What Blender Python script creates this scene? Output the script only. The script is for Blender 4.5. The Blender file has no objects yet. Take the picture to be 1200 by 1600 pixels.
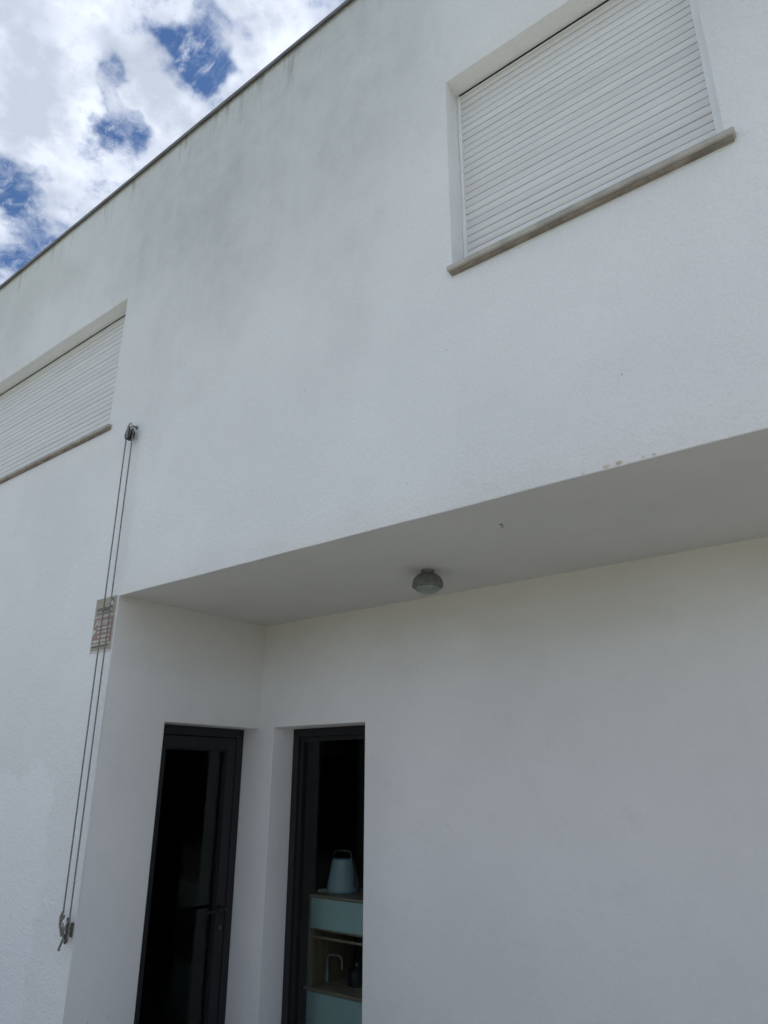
import bpy, bmesh, math, random
from mathutils import Matrix, Vector, noise
random.seed(7)
R = math.radians
scene = bpy.context.scene
col = scene.collection

# ------------------------------------------------------------------ camera
cam_data = bpy.data.cameras.new('camera')
cam = bpy.data.objects.new('camera', cam_data)
col.objects.link(cam)
cam_data.sensor_fit = 'VERTICAL'
cam_data.sensor_height = 36.0
cam_data.sensor_width = 27.0
cam_data.lens = 25.785
cam_data.clip_start = 0.05
cam_data.clip_end = 2000.0
right = Vector((0.78373, 0.62110, 0.00243))
down = Vector((-0.21443, 0.27425, -0.93745))
fwd = Vector((-0.58291, 0.73418, 0.34812))
m = Matrix((right, -down, -fwd)).transposed().to_4x4()
m.translation = Vector((0.0, -2.43, 1.70))
cam.matrix_world = m
scene.camera = cam

# ------------------------------------------------------------------ exposure
vs = scene.view_settings
vs.view_transform = 'Standard'
vs.look = 'None'
vs.gamma = 1.0
vs.use_curve_mapping = False
vs.exposure = 0.88

scene.cycles.max_bounces = 8
scene.cycles.diffuse_bounces = 3
scene.cycles.glossy_bounces = 3
scene.cycles.caustics_reflective = False
scene.cycles.caustics_refractive = False

SUN_EL, SUN_AZ = R(52), R(35)       # the sun stands behind the house, azimuth from +Y towards +X


class NT:
    """tiny node graph helper"""
    def __init__(self, tree):
        self.t = tree
        tree.nodes.clear()

    def n(self, kind, **kw):
        nd = self.t.nodes.new(kind)
        for k, v in kw.items():
            setattr(nd, k, v)
        return nd

    def put(self, sock, v):
        if isinstance(v, bpy.types.NodeSocket):
            self.t.links.new(v, sock)
        elif v is not None:
            sock.default_value = v

    def math(self, op, a, b=None, c=None, clamp=False):
        nd = self.n('ShaderNodeMath', operation=op, use_clamp=clamp)
        for i, v in enumerate((a, b, c)):
            self.put(nd.inputs[i], v)
        return nd.outputs[0]

    def vmath(self, op, a, b=None):
        nd = self.n('ShaderNodeVectorMath', operation=op)
        self.put(nd.inputs[0], a)
        self.put(nd.inputs[1], b)
        return nd.outputs['Value'] if op in ('DISTANCE', 'LENGTH', 'DOT_PRODUCT') else nd.outputs[0]

    def noise(self, vec, scale, detail=4.0, rough=0.55, dist=0.0):
        nd = self.n('ShaderNodeTexNoise')
        self.put(nd.inputs['Vector'], vec)
        nd.inputs['Scale'].default_value = scale
        nd.inputs['Detail'].default_value = detail
        nd.inputs['Roughness'].default_value = rough
        nd.inputs['Distortion'].default_value = dist
        return nd.outputs['Fac']

    def rng(self, v, a, b, c=0.0, d=1.0, smooth=True):
        nd = self.n('ShaderNodeMapRange', interpolation_type='SMOOTHSTEP' if smooth else 'LINEAR')
        self.put(nd.inputs[0], v)
        for i, x in enumerate((a, b, c, d)):
            nd.inputs[i + 1].default_value = x
        return nd.outputs[0]

    def mix(self, fac, a, b, blend='MIX'):
        nd = self.n('ShaderNodeMix', data_type='RGBA', blend_type=blend)
        self.put(nd.inputs[0], fac)
        for s, v in ((nd.inputs[6], a), (nd.inputs[7], b)):
            if isinstance(v, tuple):
                v = (v[0], v[1], v[2], 1.0)
            self.put(s, v)
        return nd.outputs[2]

    def scale(self, vec, s):
        nd = self.n('ShaderNodeVectorMath', operation='MULTIPLY')
        self.put(nd.inputs[0], vec)
        nd.inputs[1].default_value = s
        return nd.outputs[0]


# ------------------------------------------------------------------ sky
world = bpy.data.worlds.new('World')
scene.world = world
world.use_nodes = True
world.cycles.sampling_method = 'NONE'
g = NT(world.node_tree)
SKY_STRENGTH = 0.07
CLOUD_WHITE = 8.3                   # cloud radiance before the strength above
CLOUD_GREY = 5.2
sky = g.n('ShaderNodeTexSky', sky_type='NISHITA', sun_disc=False)
sky.sun_elevation = SUN_EL
sky.sun_rotation = SUN_AZ
sky.air_density = 1.0
sky.dust_density = 0.0
sky.ozone_density = 3.5
tc = g.n('ShaderNodeTexCoord')
sep = g.n('ShaderNodeSeparateXYZ')
g.put(sep.inputs[0], tc.outputs['Generated'])
zz = g.math('ADD', g.math('MAXIMUM', sep.outputs[2], 0.0), 0.2)
cmb = g.n('ShaderNodeCombineXYZ')
g.put(cmb.inputs[0], g.math('DIVIDE', sep.outputs[0], zz))
g.put(cmb.inputs[1], g.math('DIVIDE', sep.outputs[1], zz))
uv = cmb.outputs[0]
# ragged edges: push the lookup position about with noise
wn = g.n('ShaderNodeTexNoise')
g.put(wn.inputs['Vector'], uv)
wn.inputs['Scale'].default_value = 20.0
wn.inputs['Detail'].default_value = 2.0
wn.inputs['Roughness'].default_value = 0.62
off = g.scale(g.vmath('SUBTRACT', wn.outputs['Color'], (0.5, 0.5, 0.5)), (0.085, 0.085, 0.0))
uvw = g.vmath('ADD', uv, off)
big = g.noise(uv, 4.6, 2.0, 0.55)
fine = g.noise(uv, 13.0, 8.0, 0.66)
dens = g.math('ADD', g.math('MULTIPLY', g.math('SUBTRACT', big, 0.5), 0.55), g.math('MULTIPLY_ADD', g.math('SUBTRACT', fine, 0.5), 1.55, 0.5))
HOLES = [(-0.5096, 0.3436, 0.0257, 1), (-0.5531, 0.3545, 0.0302, 1), (-0.5595, 0.3158, 0.0145, 0.5), (-0.5613, 0.3775, 0.0156, 0.7), (-0.6987, 0.3427, 0.0222, 1), (-0.6691, 0.3364, 0.0198, 0.9), (-0.6385, 0.2853, 0.0165, 1.05), (-0.6623, 0.2922, 0.0150, 0.9), (-0.6782, 0.3155, 0.0190, 0.85), (-0.8512, 0.2884, 0.0222, 0.9), (-0.911, 0.2983, 0.0197, 0.9), (-0.9616, 0.3631, 0.0340, 0.62), (-0.9179, 0.3633, 0.0253, 0.40), (-1.0224, 0.3657, 0.0276, 0.55), (-0.5047, 0.3125, 0.0123, 0.5), (-0.6521, 0.2372, 0.0623, -0.8), (-0.7657, 0.2613, 0.0588, -0.8), (-0.826, 0.358, 0.0537, -0.7), (-0.6242, 0.3891, 0.0353, -0.9), (-0.4542, 0.3844, 0.0428, -0.9), (-0.6808, 0.3876, 0.0442, -0.7), (-0.5855, 0.2668, 0.0281, -0.5), (-0.5059, 0.3934, 0.0264, -0.8)]
acc_h, acc_c = 0.0, 0.0
for (hx, hy, hr, hw) in HOLES:
    d = g.vmath('DISTANCE', uvw, (hx, hy, 0.0))
    k = g.rng(d, 0.0, hr * 2.3, abs(hw), 0.0)
    if hw > 0:
        acc_h = g.math('ADD', acc_h, k)
    else:
        acc_c = g.math('ADD', acc_c, k)
acc = g.math('SUBTRACT', g.math('MULTIPLY', g.math('MINIMUM', acc_c, 1.0), 0.22), g.math('MULTIPLY', g.math('MINIMUM', acc_h, 1.0), 0.38))
dens = g.math('ADD', dens, acc)
veil = g.rng(g.noise(g.scale(uv, (1.0, 1.7, 1.0)), 24.0, 5.0, 0.68, 0.6), 0.46, 0.76, 0.0, 0.62)
cover = g.math('MAXIMUM', g.rng(dens, 0.14, 0.68), veil)
shade = g.noise(uv, 7.0, 3.0, 0.55)
thick = g.rng(g.math('ADD', g.math('MULTIPLY', shade, 0.6), g.math('MULTIPLY', fine, 0.4)), 0.40, 0.58)
cloud = g.mix(thick, (CLOUD_WHITE * 0.92, CLOUD_WHITE * 0.985, CLOUD_WHITE * 1.10), (CLOUD_GREY * 0.89, CLOUD_GREY * 0.985, CLOUD_GREY * 1.17))
blue = g.mix(1.0, sky.outputs[0], (0.76, 0.87, 1.01), 'MULTIPLY')
skyc = g.mix(cover, blue, cloud)
bg = g.n('ShaderNodeBackground')
g.put(bg.inputs[0], skyc)
bg.inputs[1].default_value = SKY_STRENGTH
wo = g.n('ShaderNodeOutputWorld')
g.t.links.new(bg.outputs[0], wo.inputs[0])

# ------------------------------------------------------------------ sun
sun_data = bpy.data.lights.new('sun', 'SUN')
sun_data.energy = 5.0
sun_data.angle = R(0.55)
sun_data.color = (1.0, 0.95, 0.87)
sun = bpy.data.objects.new('sun', sun_data)
col.objects.link(sun)
to_sun = Vector((math.sin(SUN_AZ) * math.cos(SUN_EL), math.cos(SUN_AZ) * math.cos(SUN_EL), math.sin(SUN_EL)))
sun.rotation_euler = to_sun.to_track_quat('Z', 'Y').to_euler()
sun.location = (6, 12, 20)


# ------------------------------------------------------------------ materials
def new_mat(name):
    mt = bpy.data.materials.new(name)
    mt.use_nodes = True
    gg = NT(mt.node_tree)
    out = gg.n('ShaderNodeOutputMaterial')
    bs = gg.n('ShaderNodeBsdfPrincipled')
    gg.t.links.new(bs.outputs[0], out.inputs[0])
    return mt, gg, bs, out


def c4(c):
    return (c[0], c[1], c[2], 1.0)


def simple(name, colr, rough=0.5, metal=0.0, var=0.08, vscale=30.0, bump=0.0, bscale=200.0, spec=0.5, stretch=(1, 1, 1)):
    mt, gg, bs, out = new_mat(name)
    pos = gg.n('ShaderNodeNewGeometry').outputs['Position']
    p2 = gg.scale(pos, stretch)
    nz = gg.noise(p2, vscale, 5.0, 0.6)
    dark = tuple(max(0.0, x * (1 - var)) for x in colr)
    lite = tuple(min(1.0, x * (1 + var)) for x in colr)
    gg.put(bs.inputs['Base Color'], gg.mix(gg.rng(nz, 0.3, 0.7), dark, lite))
    gg.put(bs.inputs['Roughness'], gg.math('ADD', rough - 0.06, gg.math('MULTIPLY', nz, 0.12)))
    bs.inputs['Metallic'].default_value = metal
    bs.inputs['Specular IOR Level'].default_value = spec
    if bump:
        b = gg.n('ShaderNodeBump')
        b.inputs['Strength'].default_value = bump
        b.inputs['Distance'].default_value = 0.002
        gg.put(b.inputs['Height'], gg.noise(pos, bscale, 4.0, 0.6))
        gg.t.links.new(b.outputs[0], bs.inputs['Normal'])
    return mt


def plaster(name, base, kind):
    mt, gg, bs, out = new_mat(name)
    pos = gg.n('ShaderNodeNewGeometry').outputs['Position']
    sp = gg.n('ShaderNodeSeparateXYZ')
    gg.put(sp.inputs[0], pos)
    X, Z = sp.outputs[0], sp.outputs[2]
    tone = gg.noise(pos, 0.9, 5.0, 0.55)
    c = gg.mix(gg.rng(tone, 0.3, 0.7), tuple(x * 0.955 for x in base), tuple(min(1, x * 1.03) for x in base))
    blot = gg.noise(pos, 5.5, 6.0, 0.62)
    c = gg.mix(gg.math('MULTIPLY', gg.rng(blot, 0.5, 0.75), 0.12 if kind == 'facade' else 0.20), c, tuple(x * 0.82 for x in base))
    if kind == 'facade':
        # stain streaks washed down from the roof edge, and a darker upper middle
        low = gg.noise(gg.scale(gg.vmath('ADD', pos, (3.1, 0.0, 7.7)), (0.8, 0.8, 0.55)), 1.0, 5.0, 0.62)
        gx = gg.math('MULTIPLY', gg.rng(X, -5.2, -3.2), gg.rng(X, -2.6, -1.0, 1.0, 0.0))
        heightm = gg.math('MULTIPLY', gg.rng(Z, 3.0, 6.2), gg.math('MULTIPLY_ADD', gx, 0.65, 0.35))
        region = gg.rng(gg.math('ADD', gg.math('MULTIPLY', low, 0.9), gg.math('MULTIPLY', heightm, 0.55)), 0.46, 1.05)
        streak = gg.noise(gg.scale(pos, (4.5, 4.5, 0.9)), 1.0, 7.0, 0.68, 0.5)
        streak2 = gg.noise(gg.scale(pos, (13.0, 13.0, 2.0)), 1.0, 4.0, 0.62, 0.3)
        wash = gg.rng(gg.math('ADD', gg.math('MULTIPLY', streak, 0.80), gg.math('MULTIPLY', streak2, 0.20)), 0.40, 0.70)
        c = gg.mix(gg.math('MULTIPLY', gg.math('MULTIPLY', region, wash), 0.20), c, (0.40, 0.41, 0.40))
        c = gg.mix(gg.math('MULTIPLY', region, gg.math('MULTIPLY_ADD', gg.rng(blot, 0.35, 0.65), 0.16, 0.38)), c, (0.44, 0.455, 0.455))  # mostly even darkening, strongest at the upper middle
        # thin dark marks just under the coping
        tops = gg.rng(gg.math('ADD', Z, gg.math('MULTIPLY', streak2, 0.9)), 6.42, 6.95)
        marks = gg.rng(gg.noise(gg.scale(pos, (9.0, 9.0, 1.2)), 1.0, 5.0, 0.65), 0.52, 0.72)
        c = gg.mix(gg.math('MULTIPLY', gg.math('MULTIPLY', tops, marks), 0.75), c, (0.17, 0.17, 0.14))
        # small dark run marks in the middle of the wall
        run = gg.rng(gg.noise(gg.scale(gg.vmath('ADD', pos, (1.7, 0, 0.3)), (11.0, 11.0, 2.2)), 1.0, 4.0, 0.6), 0.66, 0.80)
        c = gg.mix(gg.math('MULTIPLY', gg.math('MULTIPLY', run, region), 0.38), c, (0.27, 0.27, 0.25))
        # touched-up rectangles of paint with brushed edges
        wob = gg.math('MULTIPLY', gg.math('SUBTRACT', gg.noise(pos, 3.3, 5.0, 0.6), 0.5), 0.55)
        px = gg.math('ADD', X, wob)
        pz = gg.math('ADD', Z, wob)
        pat = gg.math('MULTIPLY', gg.rng(px, -4.42, -4.36, 1, 0), gg.rng(pz, 1.74, 1.80, 1, 0))
        c = gg.mix(gg.math('MULTIPLY', pat, 0.55), c, (0.84, 0.86, 0.87))
        wob2 = gg.math('MULTIPLY', gg.math('SUBTRACT', gg.noise(pos, 2.1, 5.0, 0.62), 0.5), 0.7)
        qx = gg.math('ADD', X, wob2)
        qz = gg.math('ADD', Z, gg.math('MULTIPLY', wob2, 1.3))
        pat2 = gg.math('MULTIPLY', gg.math('MULTIPLY', gg.rng(qx, -3.98, -3.78), gg.rng(qx, -3.42, -3.10, 1, 0)),
                       gg.math('MULTIPLY', gg.rng(qz, 5.10, 5.40), gg.rng(qz, 5.60, 5.74, 1, 0)))
        c = gg.mix(gg.math('MULTIPLY', pat2, 0.20), c, (0.40, 0.41, 0.40))
        pat3 = gg.math('MULTIPLY', gg.rng(gg.math('ADD', px, gg.math('MULTIPLY', Z, 1.1)), 1.0, 1.35, 1, 0), gg.rng(qz, 5.5, 5.9))
        c = gg.mix(gg.math('MULTIPLY', pat3, 0.22), c, (0.43, 0.42, 0.39))
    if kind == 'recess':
        # warm bounce and darker top painted in with a stain below the ceiling joint
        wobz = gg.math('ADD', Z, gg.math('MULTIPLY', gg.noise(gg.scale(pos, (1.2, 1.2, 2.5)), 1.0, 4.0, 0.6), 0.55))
        warm_top = gg.rng(wobz, 2.45, 3.1)
        c = gg.mix(gg.math('MULTIPLY', warm_top, 0.62), c, (0.57, 0.53, 0.45))
    # flecks of dirt caught by the texture
    vor = gg.n('ShaderNodeTexVoronoi', feature='F1')
    gg.put(vor.inputs['Vector'], pos)
    vor.inputs['Scale'].default_value = 7.0
    fleck = gg.rng(vor.outputs['Distance'], 0.016, 0.034, 1, 0)
    pick = gg.rng(gg.noise(pos, 2.0, 2.0, 0.5), 0.50, 0.56)
    c = gg.mix(gg.math('MULTIPLY', gg.math('MULTIPLY', fleck, pick), 0.6), c, (0.16, 0.15, 0.13))
    grain = gg.noise(pos, 72.0, 3.0, 0.60)
    c = gg.mix(gg.rng(grain, 0.56, 0.30, 0.0, 0.075 if kind == 'facade' else 0.035), c, (0.30, 0.30, 0.29))
    gg.put(bs.inputs['Base Color'], c)
    bs.inputs['Roughness'].default_value = 0.88
    bs.inputs['Specular IOR Level'].default_value = 0.25
    coarse = gg.noise(pos, 24.0, 1.0, 0.55)
    wave = gg.noise(pos, 2.4, 1.0, 0.5)
    h = gg.math('ADD', gg.math('MULTIPLY', grain, 1.0), gg.math('MULTIPLY', coarse, 0.8))
    h = gg.math('ADD', h, gg.math('MULTIPLY', wave, 2.2))
    b = gg.n('ShaderNodeBump')
    b.inputs['Strength'].default_value = 0.85 if kind == 'facade' else 0.32
    b.inputs['Distance'].default_value = 0.0065
    gg.put(b.inputs['Height'], h)
    gg.t.links.new(b.outputs[0], bs.inputs['Normal'])
    return mt


def glass_mat(name, tint):
    mt = bpy.data.materials.new(name)
    mt.use_nodes = True
    gg = NT(mt.node_tree)
    out = gg.n('ShaderNodeOutputMaterial')
    tr = gg.n('ShaderNodeBsdfTransparent')
    tr.inputs[0].default_value = c4(tint)
    gl = gg.n('ShaderNodeBsdfGlossy')
    gl.inputs['Color'].default_value = (0.9, 0.95, 0.95, 1)
    pos = gg.n('ShaderNodeNewGeometry').outputs['Position']
    gg.put(gl.inputs['Roughness'], gg.math('MULTIPLY', gg.noise(pos, 3.0, 3.0, 0.5), 0.02))
    geo = gg.n('ShaderNodeNewGeometry')
    cosv = gg.math('ABSOLUTE', gg.vmath('DOT_PRODUCT', geo.outputs['Incoming'], geo.outputs['Normal']))
    schlick = gg.math('MULTIPLY_ADD', gg.math('POWER', gg.math('SUBTRACT', 1.0, cosv), 5.0), 0.96, 0.04)
    mx = gg.n('ShaderNodeMixShader')
    gg.put(mx.inputs[0], gg.math('MULTIPLY', schlick, 0.6))
    gg.t.links.new(tr.outputs[0], mx.inputs[1])
    gg.t.links.new(gl.outputs[0], mx.inputs[2])
    gg.t.links.new(mx.outputs[0], out.inputs[0])
    return mt


M = {}
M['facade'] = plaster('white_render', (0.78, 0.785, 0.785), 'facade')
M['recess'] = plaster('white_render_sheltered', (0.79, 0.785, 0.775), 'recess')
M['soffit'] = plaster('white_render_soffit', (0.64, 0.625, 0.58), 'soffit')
M['slat'] = simple('shutter_slat', (0.68, 0.675, 0.67), 0.42, 0, 0.05, 4.0, 0.10, 60.0, 0.45, (0.4, 1, 6))
sl_t = M['slat'].node_tree
sl_b = next(n for n in sl_t.nodes if n.type == 'BSDF_PRINCIPLED')
sl_src = sl_b.inputs['Base Color'].links[0].from_socket
oi = sl_t.nodes.new('ShaderNodeObjectInfo')
mr = sl_t.nodes.new('ShaderNodeMapRange')
mr.inputs[3].default_value = 0.97
mr.inputs[4].default_value = 1.02
sl_t.links.new(oi.outputs['Random'], mr.inputs[0])
vm = sl_t.nodes.new('ShaderNodeVectorMath')
vm.operation = 'SCALE'
sl_t.links.new(sl_src, vm.inputs[0])
sl_t.links.new(mr.outputs[0], vm.inputs['Scale'])
sl_t.links.new(vm.outputs[0], sl_b.inputs['Base Color'])
M['rail'] = simple('shutter_rail', (0.78, 0.79, 0.79), 0.4, 0, 0.04, 6.0)
M['shadow_gap'] = simple('slot_shade_black', (0.02, 0.02, 0.02), 0.9)
M['stone'] = simple('limestone_sill', (0.40, 0.375, 0.34), 0.8, 0, 0.16, 9.0, 0.5, 160.0, 0.3)
M['underside_shade'] = simple('sill_stain_and_shade', (0.22, 0.19, 0.155), 0.9, 0, 0.3, 12.0, 0.4, 90.0)
M['coping'] = simple('grey_metal_coping', (0.17, 0.17, 0.165), 0.55, 0.3, 0.22, 7.0, 0.1, 40.0)
M['alu'] = simple('anthracite_aluminium', (0.021, 0.022, 0.025), 0.5, 0.0, 0.10, 5.0, 0.05, 400.0, 0.25)
M['seal'] = simple('black_gasket', (0.008, 0.008, 0.009), 0.7)
M['handle'] = simple('black_lever', (0.004, 0.004, 0.005), 0.55)
M['lockmetal'] = simple('dull_lock', (0.07, 0.07, 0.07), 0.5, 0.3)
M['steel'] = simple('weathered_steel', (0.36, 0.35, 0.33), 0.45, 0.85, 0.3, 60.0)
M['brass'] = simple('brass_fleck', (0.55, 0.50, 0.36), 0.4, 0.8, 0.2, 60.0)
M['blockblack'] = simple('black_nylon', (0.012, 0.015, 0.015), 0.35, 0, 0.2, 40.0)
M['blockgrey'] = simple('grey_strap', (0.18, 0.185, 0.19), 0.4, 0.6, 0.2, 40.0)
M['rope'] = simple('weathered_rope', (0.23, 0.22, 0.20), 0.95, 0, 0.35, 120.0, 0.5, 500.0, 0.1)
M['cleat'] = simple('tarnished_zinc', (0.14, 0.125, 0.105), 0.6, 0.5, 0.45, 70.0, 0.5, 120.0)
M['rope_knot'] = M['rope']
M['lightmetal'] = simple('grey_lamp_casting', (0.145, 0.15, 0.135), 0.6, 0.15, 0.2, 30.0, 0.2, 120.0)
M['lightlens'] = simple('dusty_lamp_lens', (0.20, 0.22, 0.195), 0.30, 0.0, 0.14, 26.0)
M['plug'] = simple('rawl_plug', (0.16, 0.16, 0.15), 0.8)
M['nub'] = simple('plaster_drip', (0.56, 0.50, 0.42), 0.9, 0, 0.2, 40.0)
M['sign_clear'] = simple('sign_clear_edge', (0.50, 0.51, 0.44), 0.3, 0, 0.06, 20.0)
M['sign_tan'] = simple('sign_faded_tan', (0.29, 0.27, 0.18), 0.35, 0, 0.10, 25.0)
M['sign_red'] = simple('sign_faded_red', (0.25, 0.155, 0.115), 0.35, 0, 0.14, 25.0)
M['sign_dark'] = simple('sign_dark_print', (0.035, 0.037, 0.033), 0.4)
M['sign_white'] = simple('sign_white_print', (0.72, 0.73, 0.72), 0.4)
M['sign_pale'] = simple('sign_pale_print', (0.52, 0.48, 0.43), 0.4, 0, 0.12, 40.0)
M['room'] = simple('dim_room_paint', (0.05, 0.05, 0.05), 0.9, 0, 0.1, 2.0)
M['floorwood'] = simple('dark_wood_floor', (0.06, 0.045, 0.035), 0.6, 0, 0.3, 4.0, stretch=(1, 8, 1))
M['mint'] = simple('mint_lacquer', (0.44, 0.58, 0.57), 0.45, 0, 0.04, 3.0)
M['wood'] = simple('oak_edge', (0.30, 0.235, 0.17), 0.55, 0, 0.2, 6.0, stretch=(1, 5, 5))
M['woodside'] = simple('oak_panel', (0.27, 0.20, 0.13), 0.6, 0, 0.2, 6.0, stretch=(5, 5, 1))
M['lampblue'] = simple('pale_blue_lantern', (0.33, 0.43, 0.49), 0.4, 0, 0.04, 5.0)
M['lamphandle'] = simple('lantern_handle', (0.10, 0.095, 0.085), 0.4, 0, 0.1, 20.0)
M['tap'] = simple('dull_grey_tap', (0.30, 0.32, 0.32), 0.4, 0.3, 0.1, 30.0)
M['pot'] = simple('black_enamel', (0.02, 0.022, 0.024), 0.25, 0, 0.1, 30.0)
M['paper'] = simple('pale_paper', (0.6, 0.58, 0.52), 0.7)
M['glass'] = glass_mat('window_glass', (0.88, 0.92, 0.91))
M['terrace'] = simple('pale_terrace_stone', (0.43, 0.425, 0.40), 0.8, 0, 0.14, 3.0, 0.4, 90.0)
M['lawn'] = simple('lawn_green', (0.065, 0.10, 0.035), 0.95, 0, 0.4, 6.0, 0.5, 30.0, 0.1)
M['leaf'] = simple('hedge_leaf', (0.045, 0.075, 0.028), 0.6, 0, 0.45, 2.0, spec=0.3)
M['twig'] = simple('hedge_wood', (0.05, 0.04, 0.03), 0.9)
M['roof'] = simple('roof_gravel', (0.30, 0.29, 0.27), 0.95, 0, 0.25, 20.0)

# ------------------------------------------------------------------ object helpers
ORG = {}


def tag(o, label=None, cat=None, group=None, kind=None):
    for k, v in (('label', label), ('category', cat), ('group', group), ('kind', kind)):
        if v:
            o[k] = v
    return o


def empty(name, loc, label, cat, parent=None):
    o = bpy.data.objects.new(name, None)
    o.empty_display_size = 0.1
    col.objects.link(o)
    o.location = loc
    ORG[o] = Vector(loc)
    return tag(o, label, cat)


def place(o, c, parent):
    c = Vector(c)
    if parent is not None:
        o.parent = parent
        o.location = c - ORG[parent]
    else:
        o.location = c
    ORG[o] = c


class MB:
    def __init__(self):
        self.v, self.f = [], []

    def add(self, verts, faces):
        b = len(self.v)
        self.v += [tuple(p) for p in verts]
        self.f += [tuple(b + i for i in fc) for fc in faces]
        return self

    def box(self, x0, x1, y0, y1, z0, z1):
        return self.add([(x0, y0, z0), (x1, y0, z0), (x1, y1, z0), (x0, y1, z0), (x0, y0, z1), (x1, y0, z1), (x1, y1, z1), (x0, y1, z1)],
                        [(3, 2, 1, 0), (4, 5, 6, 7), (0, 1, 5, 4), (1, 2, 6, 5), (2, 3, 7, 6), (3, 0, 4, 7)])

    def quad(self, a, b, c, d):
        return self.add([a, b, c, d], [(0, 1, 2, 3)])

    def tube(self, pts, r, n=8, closed=False):
        pts = [Vector(p) for p in pts]
        N = len(pts)
        rs = r if isinstance(r, (list, tuple)) else [r] * N
        up = Vector((0.13, 0.29, 0.95))
        ring, prev = [], None
        for i, p in enumerate(pts):
            if closed:
                t = pts[(i + 1) % N] - pts[i - 1]
            else:
                t = pts[min(i + 1, N - 1)] - pts[max(i - 1, 0)]
            t.normalize()
            if prev is None:
                a = t.cross(up)
                if a.length < 1e-3:
                    a = t.cross(Vector((1, 0, 0)))
            else:
                a = prev - t * prev.dot(t)
            a.normalize()
            prev = a
            b = t.cross(a)
            ring.append([p + (a * math.cos(2 * math.pi * k / n) + b * math.sin(2 * math.pi * k / n)) * rs[i] for k in range(n)])
        vs_ = [q for rg in ring for q in rg]
        fs = []
        for i in range(N if closed else N - 1):
            j = (i + 1) % N
            for k in range(n):
                l = (k + 1) % n
                fs.append((i * n + k, i * n + l, j * n + l, j * n + k))
        if not closed:
            fs.append(tuple(reversed(range(n))))
            fs.append(tuple(range((N - 1) * n, N * n)))
        return self.add(vs_, fs)

    def lathe(self, prof, c, n=32, axis='Z'):
        """prof: list of (radius, height); revolved about the axis through c"""
        vs_, fs = [], []
        for (r, h) in prof:
            for k in range(n):
                a = 2 * math.pi * k / n
                u, w = r * math.cos(a), r * math.sin(a)
                if axis == 'Z':
                    vs_.append((c[0] + u, c[1] + w, c[2] + h))
                elif axis == 'Y':
                    vs_.append((c[0] + u, c[1] + h, c[2] + w))
                else:
                    vs_.append((c[0] + h, c[1] + u, c[2] + w))
        for i in range(len(prof) - 1):
            for k in range(n):
                l = (k + 1) % n
                fs.append((i * n + k, i * n + l, (i + 1) * n + l, (i + 1) * n + k))
        fs.append(tuple(range(n)))
        fs.append(tuple(range((len(prof) - 1) * n, len(prof) * n)))
        return self.add(vs_, fs)

    def prism(self, poly, y0, y1):
        """polygon in x,z extruded along y"""
        n = len(poly)
        vs_ = [(x, y0, z) for x, z in poly] + [(x, y1, z) for x, z in poly]
        fs = [tuple(range(n)), tuple(reversed(range(n, 2 * n)))]
        for i in range(n):
            j = (i + 1) % n
            fs.append((i, j, n + j, n + i))
        return self.add(vs_, fs)

    def build(self, name, mat, parent=None, smooth=False, bevel=0.0, seg=2, fix=True, weld=False):
        xs, ys, zs = zip(*self.v)
        c = Vector(((min(xs) + max(xs)) / 2, (min(ys) + max(ys)) / 2, (min(zs) + max(zs)) / 2))
        me = bpy.data.meshes.new(name)
        me.from_pydata([(p[0] - c.x, p[1] - c.y, p[2] - c.z) for p in self.v], [], self.f)
        bm = bmesh.new()
        bm.from_mesh(me)
        if weld:
            bmesh.ops.remove_doubles(bm, verts=bm.verts, dist=1e-5)
        if fix:
            bmesh.ops.recalc_face_normals(bm, faces=bm.faces)
        if bevel:
            ed = [e for e in bm.edges if len(e.link_faces) == 2 and e.calc_face_angle(0) > 0.6]
            bmesh.ops.bevel(bm, geom=ed, offset=bevel, segments=seg, affect='EDGES', profile=0.5, clamp_overlap=True)
        bm.to_mesh(me)
        bm.free()
        me.materials.append(mat)
        if smooth:
            for p in me.polygons:
                p.use_smooth = True
            try:
                me.set_sharp_from_angle(angle=R(40))
            except Exception:
                pass
        o = bpy.data.objects.new(name, me)
        col.objects.link(o)
        place(o, c, parent)
        return o


def twin(o, c, parent):
    d = o.copy()
    col.objects.link(d)
    place(d, c, parent)
    return d


# ------------------------------------------------------------------ measures (metres)
XR = -4.006            # left side wall of the recess
ZS = 2.781             # underside of the overhang
ZR = 6.405             # top of the wall below the coping
YB = 1.214             # back wall of the recess
ZD = 2.062             # underside of the lintels
XD = -4.156            # plane of the door frame
XL, XE = -9.5, 3.2     # ends of the facade
WA = (-7.05, -4.415, 4.062, 5.150)      # left shutter opening  x0 x1 z0 z1
WB = (-1.522, -0.300, 3.975, 5.183)     # right shutter opening
BW = (-3.862, -3.042)                   # tall window in the back wall

# ------------------------------------------------------------------ ground
grd = MB()
grd.add([(-300, -300, -0.03), (300, -300, -0.03), (300, 300, -0.03), (-300, 300, -0.03)], [(0, 1, 2, 3)])
tag(grd.build('ground', M['lawn'], fix=False), kind='structure')
ter = MB().box(-16.0, 12.0, -9.4, YB + 0.35, -0.10, 0.0)
tag(ter.build('terrace', M['terrace']), kind='structure')

# ------------------------------------------------------------------ house
house = empty('house', (-3.0, 0.0, 0.0), 'white rendered two-storey house with deep recess under an overhang', 'house')


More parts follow.
